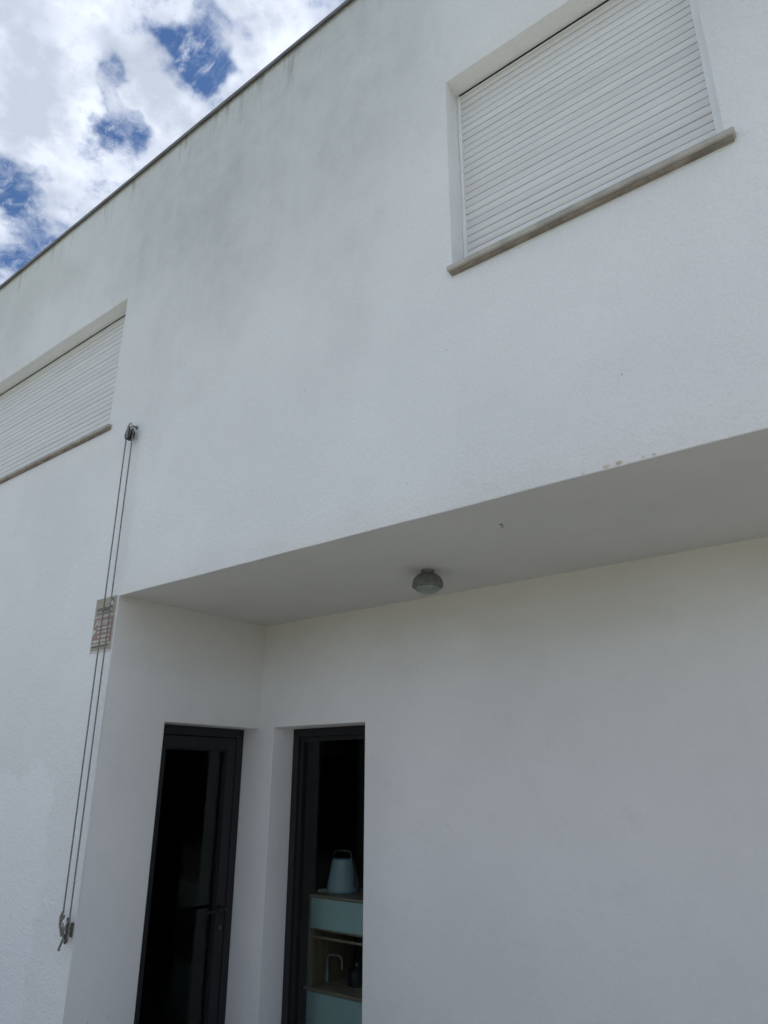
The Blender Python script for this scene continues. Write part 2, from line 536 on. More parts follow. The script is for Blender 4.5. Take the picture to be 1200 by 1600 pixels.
def grid_wall(xs, zs, hole, pos, depth_dir, depth):
    """rectangles between the xs and zs lines; hole(xm,zm)->True leaves one out and adds its reveals"""
    mb = MB()
    nx, nz = len(xs) - 1, len(zs) - 1
    H = [[hole((xs[i] + xs[i + 1]) / 2, (zs[j] + zs[j + 1]) / 2) for j in range(nz)] for i in range(nx)]
    P = lambda i, j, d=0.0: pos(xs[i], zs[j], d)
    for i in range(nx):
        for j in range(nz):
            if not H[i][j]:
                mb.quad(P(i, j), P(i + 1, j), P(i + 1, j + 1), P(i, j + 1))
            else:
                if i == 0 or not H[i - 1][j]:
                    mb.quad(P(i, j), P(i, j + 1), P(i, j + 1, depth), P(i, j, depth))
                if i == nx - 1 or not H[i + 1][j]:
                    mb.quad(P(i + 1, j), P(i + 1, j, depth), P(i + 1, j + 1, depth), P(i + 1, j + 1))
                if j == nz - 1 or not H[i][j + 1]:
                    mb.quad(P(i, j + 1), P(i + 1, j + 1), P(i + 1, j + 1, depth), P(i, j + 1, depth))
                if (j == 0 or not H[i][j - 1]) and zs[j] > 0.01:
                    mb.quad(P(i, j), P(i, j, depth), P(i + 1, j, depth), P(i + 1, j))
    return mb


def lines(vals, step):
    vals = sorted(set(vals))
    out = []
    for a, b in zip(vals[:-1], vals[1:]):
        n = max(1, int(round((b - a) / step)))
        out += [a + (b - a) * k / n for k in range(n)]
    return out + [vals[-1]]


def inside(w, x, z):
    return w[0] < x < w[1] and w[2] < z < w[3]


XEND = 2.6             # right end of the recess
fxs = lines([XL, WA[0], WA[1], XR, WB[0], WB[1], XEND, XE], 0.16)
fzs = lines([0.0, ZS, WA[2], WA[3], WB[2], WB[3], ZR], 0.16)


def fhole(x, z):
    if inside(WA, x, z) or inside(WB, x, z):
        return True
    return z < ZS and XR < x < XEND


def fpos(x, z, d):
    return (x, d, z)


mb = grid_wall(fxs, fzs, fhole, fpos, 1, 0.22)
# the returns of the recess itself are separate walls: keep only a short lip there
keep_v, keep_f = mb.v, []
for fc in mb.f:
    pts = [mb.v[i] for i in fc]
    if all(p[2] <= ZS + 1e-6 for p in pts) and any(p[1] > 0.1 for p in pts):
        continue
    keep_f.append(fc)
mb.f = keep_f
lip = 0.008
for i in range(len(fxs) - 1):
    if XR - 1e-6 <= fxs[i] and fxs[i + 1] <= XEND + 1e-6:
        mb.quad((fxs[i], 0, ZS), (fxs[i], lip, ZS), (fxs[i + 1], lip, ZS), (fxs[i + 1], 0, ZS))
for j in range(len(fzs) - 1):
    if fzs[j + 1] <= ZS + 1e-6:
        mb.quad((XR, 0, fzs[j]), (XR, 0, fzs[j + 1]), (XR, lip, fzs[j + 1]), (XR, lip, fzs[j]))
        mb.quad((XEND, 0, fzs[j]), (XEND, lip, fzs[j]), (XEND, lip, fzs[j + 1]), (XEND, 0, fzs[j + 1]))
# hand-trowelled edges are never dead straight
mb.v = [(p[0] + 0.0016 * noise.noise((p[2] * 3.1, 5.0, p[0])), p[1] + 0.0022 * noise.noise((p[0] * 1.7, p[2] * 1.7, 2.0)),
         p[2] + 0.0028 * noise.noise((p[0] * 2.9, 1.0, p[2]))) for p in mb.v]
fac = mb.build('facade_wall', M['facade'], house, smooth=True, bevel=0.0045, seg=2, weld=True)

# underside of the overhang, set a hair above the plaster lip
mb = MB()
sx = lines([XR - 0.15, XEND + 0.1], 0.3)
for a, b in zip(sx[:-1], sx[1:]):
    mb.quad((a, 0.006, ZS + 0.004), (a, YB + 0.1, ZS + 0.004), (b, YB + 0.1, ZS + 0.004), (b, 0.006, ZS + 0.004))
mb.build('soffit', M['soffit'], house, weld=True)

# side wall of the recess, open below the lintel where the door stands
DY0 = 0.430
mb = MB()
ZT = ZS + 0.004
xs_ = XR + 0.0015
mb.quad((xs_, 0.007, 0), (xs_, DY0, 0), (xs_, DY0, ZD), (xs_, 0.007, ZD))
mb.quad((xs_, 0.007, ZD), (xs_, DY0, ZD), (xs_, DY0, ZT), (xs_, 0.007, ZT))
mb.quad((xs_, DY0, ZD), (xs_, YB, ZD), (xs_, YB, ZT), (xs_, DY0, ZT))
mb.quad((xs_, DY0, ZD), (XD - 0.12, DY0, ZD), (XD - 0.12, YB, ZD), (xs_, YB, ZD))
mb.quad((xs_, DY0, 0), (xs_, DY0, ZD), (XD - 0.12, DY0, ZD), (XD - 0.12, DY0, 0))
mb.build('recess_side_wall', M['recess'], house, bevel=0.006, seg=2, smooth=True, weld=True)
# far end of the recess
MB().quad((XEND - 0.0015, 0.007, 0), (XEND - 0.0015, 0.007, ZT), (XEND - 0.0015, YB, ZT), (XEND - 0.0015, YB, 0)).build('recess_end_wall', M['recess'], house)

# back wall of the recess with the tall window opening
bxs = lines([XD - 0.13, BW[0], BW[1], XEND], 0.35)
bzs = lines([0.0, ZD, ZT], 0.35)
BWR = (BW[0], BW[1], -1.0, ZD + 0.003)
bzs = lines([0.0, ZD + 0.003, ZT], 0.35)
mb = grid_wall(bxs, bzs, lambda x, z: inside(BWR, x, z), lambda x, z, d: (x, YB + d, z), 1, 0.264)
# the stretch above the lintel left of the side wall is solid: drop it
mb.f = [fc for fc in mb.f if not (all(mb.v[i][0] < XR - 0.002 for i in fc) and all(mb.v[i][2] > ZD + 0.001 for i in fc))]
mb.v = [(p[0], p[1] + 0.002 * noise.noise((p[0] * 1.3, p[2] * 1.3, 7.0)), p[2]) for p in mb.v]
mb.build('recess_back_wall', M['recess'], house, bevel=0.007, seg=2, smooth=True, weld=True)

# solid shell behind: side, rear and roof, so no light leaks in
HB = 9.5
mb = MB()
mb.box(XL + 0.002, XL + 0.25, 0.235, HB, 0, ZR - 0.01)
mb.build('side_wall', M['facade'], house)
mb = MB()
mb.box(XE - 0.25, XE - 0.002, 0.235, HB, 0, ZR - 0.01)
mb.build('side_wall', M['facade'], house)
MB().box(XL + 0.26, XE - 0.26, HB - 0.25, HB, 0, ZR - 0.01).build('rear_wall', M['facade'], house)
MB().box(XL + 0.26, XE - 0.26, 0.24, HB - 0.26, ZR - 0.45, ZR - 0.20).build('roof', M['roof'], house)
MB().box(XL + 0.26, XE - 0.26, 0.05, HB - 0.26, ZS + 0.02, ZS + 0.28).build('floor_slab', M['room'], house)
MB().quad((XL, 0.005, ZR), (XE, 0.005, ZR), (XE, 0.26, ZR), (XL, 0.26, ZR)).build('parapet_top', M['roof'], house)
MB().box(XL + 0.26, XE - 0.26, 0.30, 0.34, ZS + 0.29, ZR - 0.46).build('upper_inner_wall', M['room'], house)
MB().box(XL + 0.26, XR - 0.27, 0.10, 0.22, 0.0, ZS).build('lower_inner_wall', M['room'], house)

# coping sections along the roof edge
xx = XL - 0.03
k = 0
prof = [(-0.028, ZR - 0.016), (-0.022, ZR - 0.016), (-0.022, ZR + 0.004), (0.33, ZR + 0.004), (0.33, ZR + 0.016), (0.0, ZR + 0.010), (-0.028, ZR + 0.010)]
while xx < XE:
    x1 = min(xx + 2.35, XE + 0.03)
    mb = MB()
    n = len(prof)
    dz = 0.0012 * math.sin(k * 2.1)
    mb.add([(xx, y, z + dz) for y, z in prof] + [(x1 - 0.0015, y, z - dz) for y, z in prof],
           [tuple(range(n)), tuple(reversed(range(n, 2 * n)))] + [(i, (i + 1) % n, n + (i + 1) % n, n + i) for i in range(n)])
    mb.build('coping_section', M['coping'], house)
    xx = x1
    k += 1

# ------------------------------------------------------------------ roller shutters and sills
def shutter(W, nslat, rail_l, rail_r, label):
    x0, x1, z0, z1 = W
    yf = 0.108                       # face of the guide rails
    mb = MB()
    za, zb, zt = z0 + 0.003, z1 - 0.016, z1 - 0.003
    a, b = x0 + 0.001, x1 - 0.001
    mb.prism([(a, za), (a + rail_l, za), (a + rail_l, zb), (b - rail_r, zb), (b - rail_r, za), (b, za), (b, zt), (a, zt)], yf, yf + 0.05)
    sh = mb.build('roller_shutter', M['rail'], house, bevel=0.003)
    sh['label'] = label
    MB().box(x0 + rail_l, x1 - rail_r, yf - 0.002, yf - 0.0005, z1 - 0.016, z1 - 0.004).build('slot_shade', M['shadow_gap'], sh)  # black strip stands in for the shaded gap under the lintel
    pitch = (z1 - 0.013 - z0) / nslat
    a, b = x0 + rail_l - 0.006, x1 - rail_r + 0.006
    yb = yf + 0.013
    prof = [(yb + 0.0065, 0.0006), (yb + 0.0065, 0.0034)]
    for i in range(7):
        t = i / 6
        prof.append((yb + 0.001 - 0.0060 * math.sin(math.pi * (0.10 + 0.84 * t)), 0.0044 + (pitch - 0.0050) * t))
    prof += [(yb + 0.0060, pitch), (yb + 0.012, pitch), (yb + 0.012, 0.0006)]
    n = len(prof)
    first = None
    for s in range(nslat):
        zc = z0 + 0.002 + pitch * s
        if first is None:
            mb = MB()
            mb.add([(a, y, zc + z) for y, z in prof] + [(b, y, zc + z) for y, z in prof],
                   [tuple(range(n)), tuple(reversed(range(n, 2 * n)))] + [(i, (i + 1) % n, n + (i + 1) % n, n + i) for i in range(n)])
            first = mb.build('slat', M['slat'], sh, smooth=True)
            c0 = ORG[first].copy()
        else:
            o = twin(first, c0 + Vector((random.uniform(-0.0008, 0.0008), random.uniform(-0.0012, 0.0012), pitch * s)), sh)
            o.rotation_euler = (random.uniform(-0.012, 0.012), random.uniform(-0.0004, 0.0004), 0)
    return sh


shutter(WB, 27, 0.018, 0.040, 'closed white roller shutter at upper right')
shutter(WA, 24, 0.018, 0.018, 'closed white roller shutter cut by the left edge')


def sill(x0, x1, zt, th, proj):
    mb = MB()
    n = 14
    for i in range(n):
        a, b = x0 + (x1 - x0) * i / n, x0 + (x1 - x0) * (i + 1) / n
        if i == 0:
            mb.quad((a, -proj, zt - th), (a, -proj, zt), (a, 0.20, zt + 0.012), (a, 0.20, zt - th))
        if i == n - 1:
            mb.quad((b, -proj, zt - th), (b, 0.20, zt - th), (b, 0.20, zt + 0.012), (b, -proj, zt))
        mb.quad((a, -proj, zt - th), (b, -proj, zt - th), (b, -proj, zt), (a, -proj, zt))
        mb.quad((a, -proj, zt), (b, -proj, zt), (b, 0.20, zt + 0.012), (a, 0.20, zt + 0.012))
        mb.quad((a, -proj, zt - th), (a, 0.20, zt - th), (b, 0.20, zt - th), (b, -proj, zt - th))
        mb.quad((a, 0.20, zt - th), (a, 0.20, zt + 0.012), (b, 0.20, zt + 0.012), (b, 0.20, zt - th))
    mb.v = [(p[0], p[1] + 0.0018 * noise.noise((p[0] * 9, p[2] * 40, 1.0)), p[2] + 0.0015 * noise.noise((p[0] * 7, 3.0, p[2] * 30))) for p in mb.v]
    return mb.build('window_sill', M['stone'], house, bevel=0.004, seg=2, smooth=True, weld=True)


def full_sill(x0, x1, zt, th, proj):
    sl = sill(x0, x1, zt, th, proj)
    mb = MB().box(x0 + 0.008, x1 - 0.008, -proj + 0.014, 0.18, zt - th - 0.014, zt - th - 0.0005)  # added strip; its brown carries the stain and shade of the sill's underside
    mb.build('under_sill_strip', M['underside_shade'], sl, bevel=0.003)


full_sill(WB[0] - 0.010, WB[1] + 0.038, WB[2] + 0.006, 0.026, 0.036)
full_sill(WA[0] - 0.034, WA[1] + 0.044, WA[2] + 0.002, 0.022, 0.030)

# little plaster drips on the lower edge of the overhang
for (x, s) in ((-0.891, 1.0), (-0.843, 1.1), (-0.755, 0.5), (-0.715, 0.7), (-0.983, 0.35)):
    mb = MB()
    mb.lathe([(0.001, -0.004 * s), (0.005 * s, -0.003 * s), (0.0085 * s, 0.002 * s), (0.006 * s, 0.008 * s), (0.001, 0.010 * s)], (x, -0.002, ZS + 0.012), 10)
    mb.v = [(x + (p[0] - x) * (1.5 + 0.5 * noise.noise((p[2] * 300, x * 9, 0))), -0.0025 + (p[1] + 0.002) * 0.35, p[2] - 0.004 + 0.003 * noise.noise((p[0] * 200, x, 4))) for p in mb.v]
    mb.build('plaster_drip', M['nub'], house, smooth=True)

# ------------------------------------------------------------------ glazed door in the side wall
dy0, dy1, dz1 = DY0 + 0.002, YB - 0.003, ZD - 0.003
fw = 0.056
mb = MB()
mb.box(XD - 0.07, XD, dy0, dy0 + fw, 0.0, dz1)
mb.box(XD - 0.07, XD, dy1 - fw, dy1, 0.0, dz1)
mb.box(XD - 0.07, XD, dy0 + fw, dy1 - fw, dz1 - fw, dz1)
door = mb.build('glazed_door', M['alu'], house, bevel=0.002)
door['label'] = 'dark grey glazed door in the side wall of the recess'
ly0, ly1, lz1 = dy0 + fw + 0.006, dy1 - fw - 0.006, dz1 - fw - 0.006
MB().box(XD - 0.065, XD - 0.030, dy0 + fw, dy0 + fw + 0.006, 0.0, dz1 - fw).box(XD - 0.065, XD - 0.030, dy1 - fw - 0.006, dy1 - fw, 0.0, dz1 - fw).box(XD - 0.065, XD - 0.030, dy0 + fw + 0.006, dy1 - fw - 0.006, dz1 - fw - 0.006, dz1 - fw).build('gasket', M['seal'], door)
sw = 0.074
mb = MB()
xo = XD - 0.004
mb.box(xo - 0.06, xo, ly0, ly0 + sw, 0.01, lz1)
mb.box(xo - 0.06, xo, ly1 - sw, ly1, 0.01, lz1)
mb.box(xo - 0.06, xo, ly0 + sw, ly1 - sw, lz1 - sw, lz1)
mb.box(xo - 0.06, xo, ly0 + sw, ly1 - sw, 0.01, 0.01 + sw * 1.3)
mb.build('door_leaf', M['alu'], door, bevel=0.003)
# glazing bead
gy0, gy1, gz0, gz1 = ly0 + sw, ly1 - sw, 0.01 + sw * 1.3, lz1 - sw
mb = MB()
bd = 0.012
mb.box(xo - 0.03, xo - 0.012, gy0, gy0 + bd, gz0, gz1)
mb.box(xo - 0.03, xo - 0.012, gy1 - bd, gy1, gz0, gz1)
mb.box(xo - 0.03, xo - 0.012, gy0 + bd, gy1 - bd, gz1 - bd, gz1)
mb.box(xo - 0.03, xo - 0.012, gy0 + bd, gy1 - bd, gz0, gz0 + bd)
mb.build('glazing_bead', M['seal'], door)
MB().box(xo - 0.040, xo - 0.032, gy0 - 0.01, gy1 + 0.01, gz0 - 0.01, gz1 + 0.01).build('pane', M['glass'], door)
# lever handle with its rose
hy, hz = ly1 - 0.038, 0.945
mb = MB()
mb.lathe([(0.024, 0.0), (0.025, 0.004), (0.023, 0.010), (0.010, 0.011)], (xo, hy, hz), 20, 'X')
mb.tube([(xo + 0.005, hy, hz), (xo + 0.040, hy, hz), (xo + 0.052, hy - 0.006, hz), (xo + 0.057, hy - 0.022, hz), (xo + 0.058, hy - 0.09, hz - 0.004), (xo + 0.056, hy - 0.16, hz - 0.010)], [0.010, 0.010, 0.0105, 0.0105, 0.009, 0.007], 10)
mb.build('door_handle', M['handle'], door, smooth=True)
mb = MB().lathe([(0.013, 0.0), (0.013, 0.006), (0.004, 0.0065)], (xo, hy + 0.004, 0.832), 16, 'X')
mb.build('lock_cylinder', M['lockmetal'], door, smooth=True)

# ------------------------------------------------------------------ tall window in the back wall
wy = YB + 0.195
wx0, wx1, wz1 = BW[0] + 0.002, BW[1] - 0.002, ZD
ff = 0.052
mb = MB()
mb.box(wx0, wx0 + ff, wy, wy + 0.07, 0.0, wz1)
mb.box(wx1 - ff, wx1, wy, wy + 0.07, 0.0, wz1)
mb.box(wx0 + ff, wx1 - ff, wy, wy + 0.07, wz1 - ff, wz1)
mb.box(wx0 + ff, wx1 - ff, wy, wy + 0.07, 0.0, ff)
win = mb.build('tall_window', M['alu'], house, bevel=0.003)
win['label'] = 'tall dark framed window beside the door'
mb = MB()
s2 = 0.030
mb.box(wx0 + ff, wx0 + ff + s2, wy + 0.022, wy + 0.068, ff, wz1 - ff)
mb.box(wx1 - ff - s2, wx1 - ff, wy + 0.022, wy + 0.068, ff, wz1 - ff)
mb.box(wx0 + ff + s2, wx1 - ff - s2, wy + 0.022, wy + 0.068, wz1 - ff - s2, wz1 - ff)
mb.box(wx0 + ff + s2, wx1 - ff - s2, wy + 0.022, wy + 0.068, ff, ff + s2)
mb.build('sash', M['seal'], win, bevel=0.002)
MB().box(wx0 + ff + 0.01, wx1 - ff - 0.01, wy + 0.040, wy + 0.048, ff + 0.01, wz1 - ff - 0.01).build('pane', M['glass'], win)

# ------------------------------------------------------------------ the dim room behind the glass
RX0, RX1, RY1 = -8.4, -1.6, 6.5
mb = MB()
mb.quad((RX0, RY1, 0), (RX1, RY1, 0), (RX1, RY1, 2.7), (RX0, RY1, 2.7))
mb.quad((RX0, 0.24, 0), (RX0, RY1, 0), (RX0, RY1, 2.7), (RX0, 0.24, 2.7))
mb.quad((RX1, YB + 0.36, 0), (RX1, RY1, 0), (RX1, RY1, 2.7), (RX1, YB + 0.36, 2.7))
mb.quad((RX0, 0.24, 2.70), (XD - 0.14, 0.24, 2.70), (XD - 0.14, RY1, 2.70), (RX0, RY1, 2.70))
mb.quad((XD - 0.14, YB + 0.36, 2.70), (RX1, YB + 0.36, 2.70), (RX1, RY1, 2.70), (XD - 0.14, RY1, 2.70))
mb.quad((XD - 0.14, 0.24, 2.07), (XD - 0.14, YB + 0.36, 2.07), (XD - 0.14, YB + 0.36, 2.70), (XD - 0.14, 0.24, 2.70))
mb.quad((XD - 0.14, YB + 0.36, 2.07), (RX1, YB + 0.36, 2.07), (RX1, YB + 0.36, 2.70), (XD - 0.14, YB + 0.36, 2.70))
yi, xi = YB + 0.268, XD - 0.128
mb.quad((xi, yi, 0), (BW[0], yi, 0), (BW[0], yi, 2.70), (xi, yi, 2.70))
mb.quad((BW[1], yi, 0), (RX1, yi, 0), (RX1, yi, 2.70), (BW[1], yi, 2.70))
mb.quad((BW[0], yi, ZD + 0.003), (BW[1], yi, ZD + 0.003), (BW[1], yi, 2.70), (BW[0], yi, 2.70))
mb.quad((xi, YB - 0.003, 0), (xi, yi, 0), (xi, yi, 2.70), (xi, YB - 0.003, 2.70))
mb.quad((xi, 0.24, 0), (xi, DY0, 0), (xi, DY0, 2.70), (xi, 0.24, 2.70))
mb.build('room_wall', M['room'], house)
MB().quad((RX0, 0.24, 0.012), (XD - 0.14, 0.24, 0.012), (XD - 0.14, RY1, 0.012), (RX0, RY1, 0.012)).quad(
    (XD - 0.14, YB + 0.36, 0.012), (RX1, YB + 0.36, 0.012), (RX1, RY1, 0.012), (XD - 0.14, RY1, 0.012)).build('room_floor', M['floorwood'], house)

# low cabinet
CX0, CX1, CY0, CY1 = -3.880, -3.06, 1.65, 2.10
cab = empty('cabinet', ((CX0 + CX1) / 2, (CY0 + CY1) / 2, 0.0), 'small wooden cabinet with mint green fronts and open niche, behind the tall window', 'cabinet')
MB().box(CX0 - 0.004, CX1, CY0 - 0.004, CY1, 0.981, 0.997).build('top_board', M['wood'], cab, bevel=0.002)
for a in (CX0, CX1 - 0.018):
    MB().box(a, a + 0.018, CY0, CY1, 0.458, 0.980).build('side_panel', M['woodside'], cab, bevel=0.001)
MB().box(CX0 + 0.019, CX1 - 0.019, CY0 - 0.001, CY0 + 0.017, 0.797, 0.977).build('drawer_front', M['mint'], cab, bevel=0.002)
MB().box(CX0 + 0.019, CX1 - 0.019, CY0 + 0.018, CY1 - 0.02, 0.782, 0.795).build('shelf', M['wood'], cab, bevel=0.001)
MB().box(CX0 + 0.019, CX1 - 0.019, CY0 + 0.004, CY0 + 0.016, 0.738, 0.752).build('rail', M['woodside'], cab, bevel=0.001)
MB().box(CX0 + 0.12, CX1 - 0.02, CY1 - 0.018, CY1 - 0.004, 0.46, 0.78).build('back_panel', M['pot'], cab)
MB().box(CX0 - 0.018, CX1 + 0.01, CY0 - 0.012, CY1 + 0.002, 0.436, 0.456).build('counter_board', M['wood'], cab, bevel=0.003)
MB().box(CX0 + 0.002, CX1 - 0.002, CY0, CY0 + 0.018, 0.06, 0.432).build('lower_front', M['mint'], cab, bevel=0.002)
for a in (CX0, CX1 - 0.018):
    MB().box(a, a + 0.018, CY0 + 0.019, CY1, 0.0, 0.435).build('side_panel', M['woodside'], cab)

# lantern on the cabinet
LX, LY, LZ = -3.747, 1.845, 0.9975
lan = empty('lantern', (LX, LY, LZ), 'pale blue tapered lantern with arched handle on the cabinet top', 'lantern')
mb = MB().lathe([(0.108, 0.0), (0.114, 0.004), (0.117, 0.014), (0.115, 0.03), (0.081, 0.200), (0.078, 0.208), (0.072, 0.213), (0.02, 0.214)], (LX, LY, LZ), 40)
mb.build('shade', M['lampblue'], lan, smooth=True)
pts = []
for sgn in (-1, 1):
    seg_ = [(0.112, 0.045), (0.106, 0.09), (0.096, 0.15), (0.088, 0.205), (0.081, 0.245), (0.069, 0.258), (0.042, 0.264)]
    pts += [(LX + sgn * r, LY - 0.012, LZ + h) for r, h in (seg_ if sgn < 0 else reversed(seg_))]
mb = MB().tube(pts, 0.0065, 8)
mb.build('handle', M['lamphandle'], lan, smooth=True)
mb = MB().lathe([(0.009, 0.0), (0.009, -0.006), (0.003, -0.007)], (LX + 0.110, LY - 0.02, LZ + 0.045), 12, 'Y')
mb.build('handle_pivot', M['steel'], lan, smooth=True)

# scrap of paper, tap, pot in the niche
mb = MB().prism([(-3.955, 0.9985), (-3.885, 0.9985), (-3.884, 1.002), (-3.953, 1.014)], 1.80, 1.87)
mb.v = [(min(p[0], -3.885) + 0.055, p[1] - 0.05, p[2]) for p in mb.v]
tag(mb.build('paper_slip', M['paper']), 'small pale slip of paper lying beside the lantern', 'paper')
TX, TY, TZ = -3.852, 1.82, 0.4565
tap = empty('tap', (TX, TY, TZ), 'grey swan-neck tap in the cabinet niche', 'tap')
MB().lathe([(0.014, 0.0), (0.015, 0.003), (0.0125, 0.01), (0.0115, 0.07), (0.008, 0.075)], (TX, TY, TZ), 18).build('base', M['tap'], tap, smooth=True)
neck = [(TX, TY, TZ + 0.06), (TX, TY, TZ + 0.135)]
for i in range(0, 13):
    a = math.pi - math.pi * i / 12
    rr = 0.026
    if i < 7:
        neck.append((TX + rr + rr * math.cos(a), TY, TZ + 0.135 + rr * math.sin(a)))
neck += [(TX + 0.06, TY, TZ + 0.163)]
for i in range(0, 7):
    a = math.pi / 2 - math.pi / 2 * i / 6
    neck.append((TX + 0.095 + 0.035 * math.cos(a), TY, TZ + 0.128 + 0.035 * math.sin(a)))
neck.append((TX + 0.130, TY, TZ + 0.085))
MB().tube(neck, 0.0065, 10).build('spout', M['tap'], tap, smooth=True)
MB().tube([(TX + 0.008, TY - 0.004, TZ + 0.045), (TX + 0.030, TY - 0.02, TZ + 0.055), (TX + 0.036, TY - 0.025, TZ + 0.062)], [0.006, 0.005, 0.0045], 8).build('lever', M['tap'], tap, smooth=True)
PX, PY = -3.625, 1.86
pot = empty('pot', (PX, PY, 0.4565), 'black enamel pot with round lid knob in the cabinet niche', 'pot')
MB().lathe([(0.052, 0.0), (0.060, 0.004), (0.062, 0.02), (0.062, 0.088), (0.065, 0.090), (0.065, 0.094), (0.05, 0.103), (0.01, 0.108)], (PX, PY, 0.4570), 28).build('body', M['pot'], pot, smooth=True)
MB().lathe([(0.004, 0.0), (0.006, 0.006), (0.012, 0.012), (0.012, 0.019), (0.006, 0.024)], (PX, PY, 0.5645), 14).build('knob', M['tap'], pot, smooth=True)
MB().tube([(PX + 0.060, PY - 0.005, 0.525), (PX + 0.082, PY - 0.012, 0.527), (PX + 0.130, PY - 0.025, 0.530)], [0.006, 0.0075, 0.009], 8).build('handle', M['tap'], pot, smooth=True)

# ------------------------------------------------------------------ lamp under the overhang
AX, AY, AZ = -2.196, 0.715, ZS + 0.004
cl = empty('ceiling_lamp', (AX, AY, AZ), 'round grey bulkhead lamp fixed under the overhang', 'lamp')
MB().lathe([(0.036, 0.0), (0.036, -0.016), (0.032, -0.020), (0.02, -0.021)], (AX, AY, AZ), 36).build('base', M['lightmetal'], cl, smooth=True)
dome = [(0.020, -0.0205), (0.034, -0.021)]
for i in range(9):
    a = (math.pi / 2) * i / 8
    dome.append((0.034 + 0.050 * math.sin(a), -0.022 - 0.062 * (1 - math.cos(a))))
dome += [(0.0845, -0.090), (0.081, -0.095), (0.066, -0.095)]
MB().lathe(dome, (AX, AY, AZ), 40).build('housing', M['lightmetal'], cl, smooth=True)
MB().lathe([(0.066, -0.086), (0.066, -0.104), (0.062, -0.113), (0.050, -0.120), (0.030, -0.124), (0.004, -0.125)], (AX, AY, AZ), 40).build('lens', M['lightlens'], cl, smooth=True)
for q in range(3):
    a = 0.5 + q * 2 * math.pi / 3
    mb = MB().lathe([(0.004, 0.0), (0.0055, -0.003), (0.004, -0.006)], (AX + 0.0745 * math.cos(a), AY + 0.0745 * math.sin(a), AZ - 0.0945), 10)
    mb.build('screw', M['steel'], cl, smooth=True)

# small wire hook left in a plug in the soffit
HX, HY = -1.503, 0.300
hk = empty('ceiling_hook', (HX, HY, AZ), 'tiny wire hook in a plugged hole under the overhang', 'hook')
MB().lathe([(0.007, 0.0), (0.0075, -0.0015), (0.003, -0.002)], (HX, HY, AZ - 0.0005), 14).build('plug', M['plug'], hk, smooth=True)
MB().tube([(HX, HY, AZ - 0.001), (HX, HY, AZ - 0.012), (HX + 0.005, HY, AZ - 0.019), (HX + 0.010, HY, AZ - 0.014), (HX + 0.010, HY, AZ - 0.009)], 0.0014, 6).build('wire', M['plug'], hk, smooth=True)

# ------------------------------------------------------------------ clothes-line pulley, rope and cleat
EX, EY, EZ = -4.060, -0.045, 3.945
pu = empty('pulley', (EX, 0.0, EZ), 'small black pulley block on a steel eye screw, high on the wall', 'pulley')
ring = [(EX + 0.016 * math.cos(a), EY, EZ + 0.016 * math.sin(a)) for a in [2 * math.pi * i / 18 for i in range(18)]]
mb = MB().tube(ring, 0.0050, 8, closed=True)
mb.build('eye_ring', M['steel'], pu, smooth=True)
MB().tube([(EX + 0.014, EY + 0.002, EZ - 0.006), (EX + 0.014, EY + 0.022, EZ - 0.006), (EX + 0.014, -0.014, EZ - 0.006), (EX + 0.014, 0.004, EZ - 0.006)], [0.0055, 0.0055, 0.008, 0.017], 10).build('eye_screw', M['blockgrey'], pu, smooth=True)
BX, BZ = -4.050, 3.868      # sheave centre
by = EY
def tear(r, top, n=20):
    p = [(BX + r * math.cos(a), BZ + r * math.sin(a)) for a in [R(200) + R(140) * i / n for i in range(n + 1)]]
    p += [(BX + r * 1.0, BZ + 0.012), (BX + 0.016, BZ + top * 0.8), (BX + 0.009, BZ + top), (BX - 0.011, BZ + top), (BX - 0.018, BZ + top * 0.8), (BX - r * 1.0, BZ + 0.012)]
    return p
for (a, b) in ((by - 0.017, by - 0.011), (by + 0.011, by + 0.017)):
    MB().prism(tear(0.036, 0.056), a, b).build('cheek', M['blockblack'], pu, bevel=0.0018)
mb = MB().lathe([(0.036, -0.009), (0.038, -0.009), (0.032, -0.003), (0.032, 0.003), (0.038, 0.009), (0.036, 0.009)], (BX, by, BZ), 28, 'Y')
mb.build('sheave', M['blockblack'], pu, smooth=True)
MB().prism([(BX - 0.010, BZ - 0.022), (BX - 0.004, BZ - 0.028), (BX + 0.006, BZ - 0.028), (BX + 0.011, BZ - 0.022), (BX + 0.010, BZ + 0.064), (BX - 0.009, BZ + 0.064)], by - 0.0205, by - 0.0175).build('strap', M['blockgrey'], pu, bevel=0.001)
MB().lathe([(0.007, 0.0), (0.007, -0.004), (0.003, -0.006)], (BX + 0.001, by - 0.0206, BZ), 12, 'Y').build('axle', M['steel'], pu, smooth=True)
MB().lathe([(0.008, 0.0), (0.008, 0.022), (0.005, 0.024)], (BX + 0.006, by, BZ + 0.054), 12).build('swivel', M['brass'], pu, smooth=True)

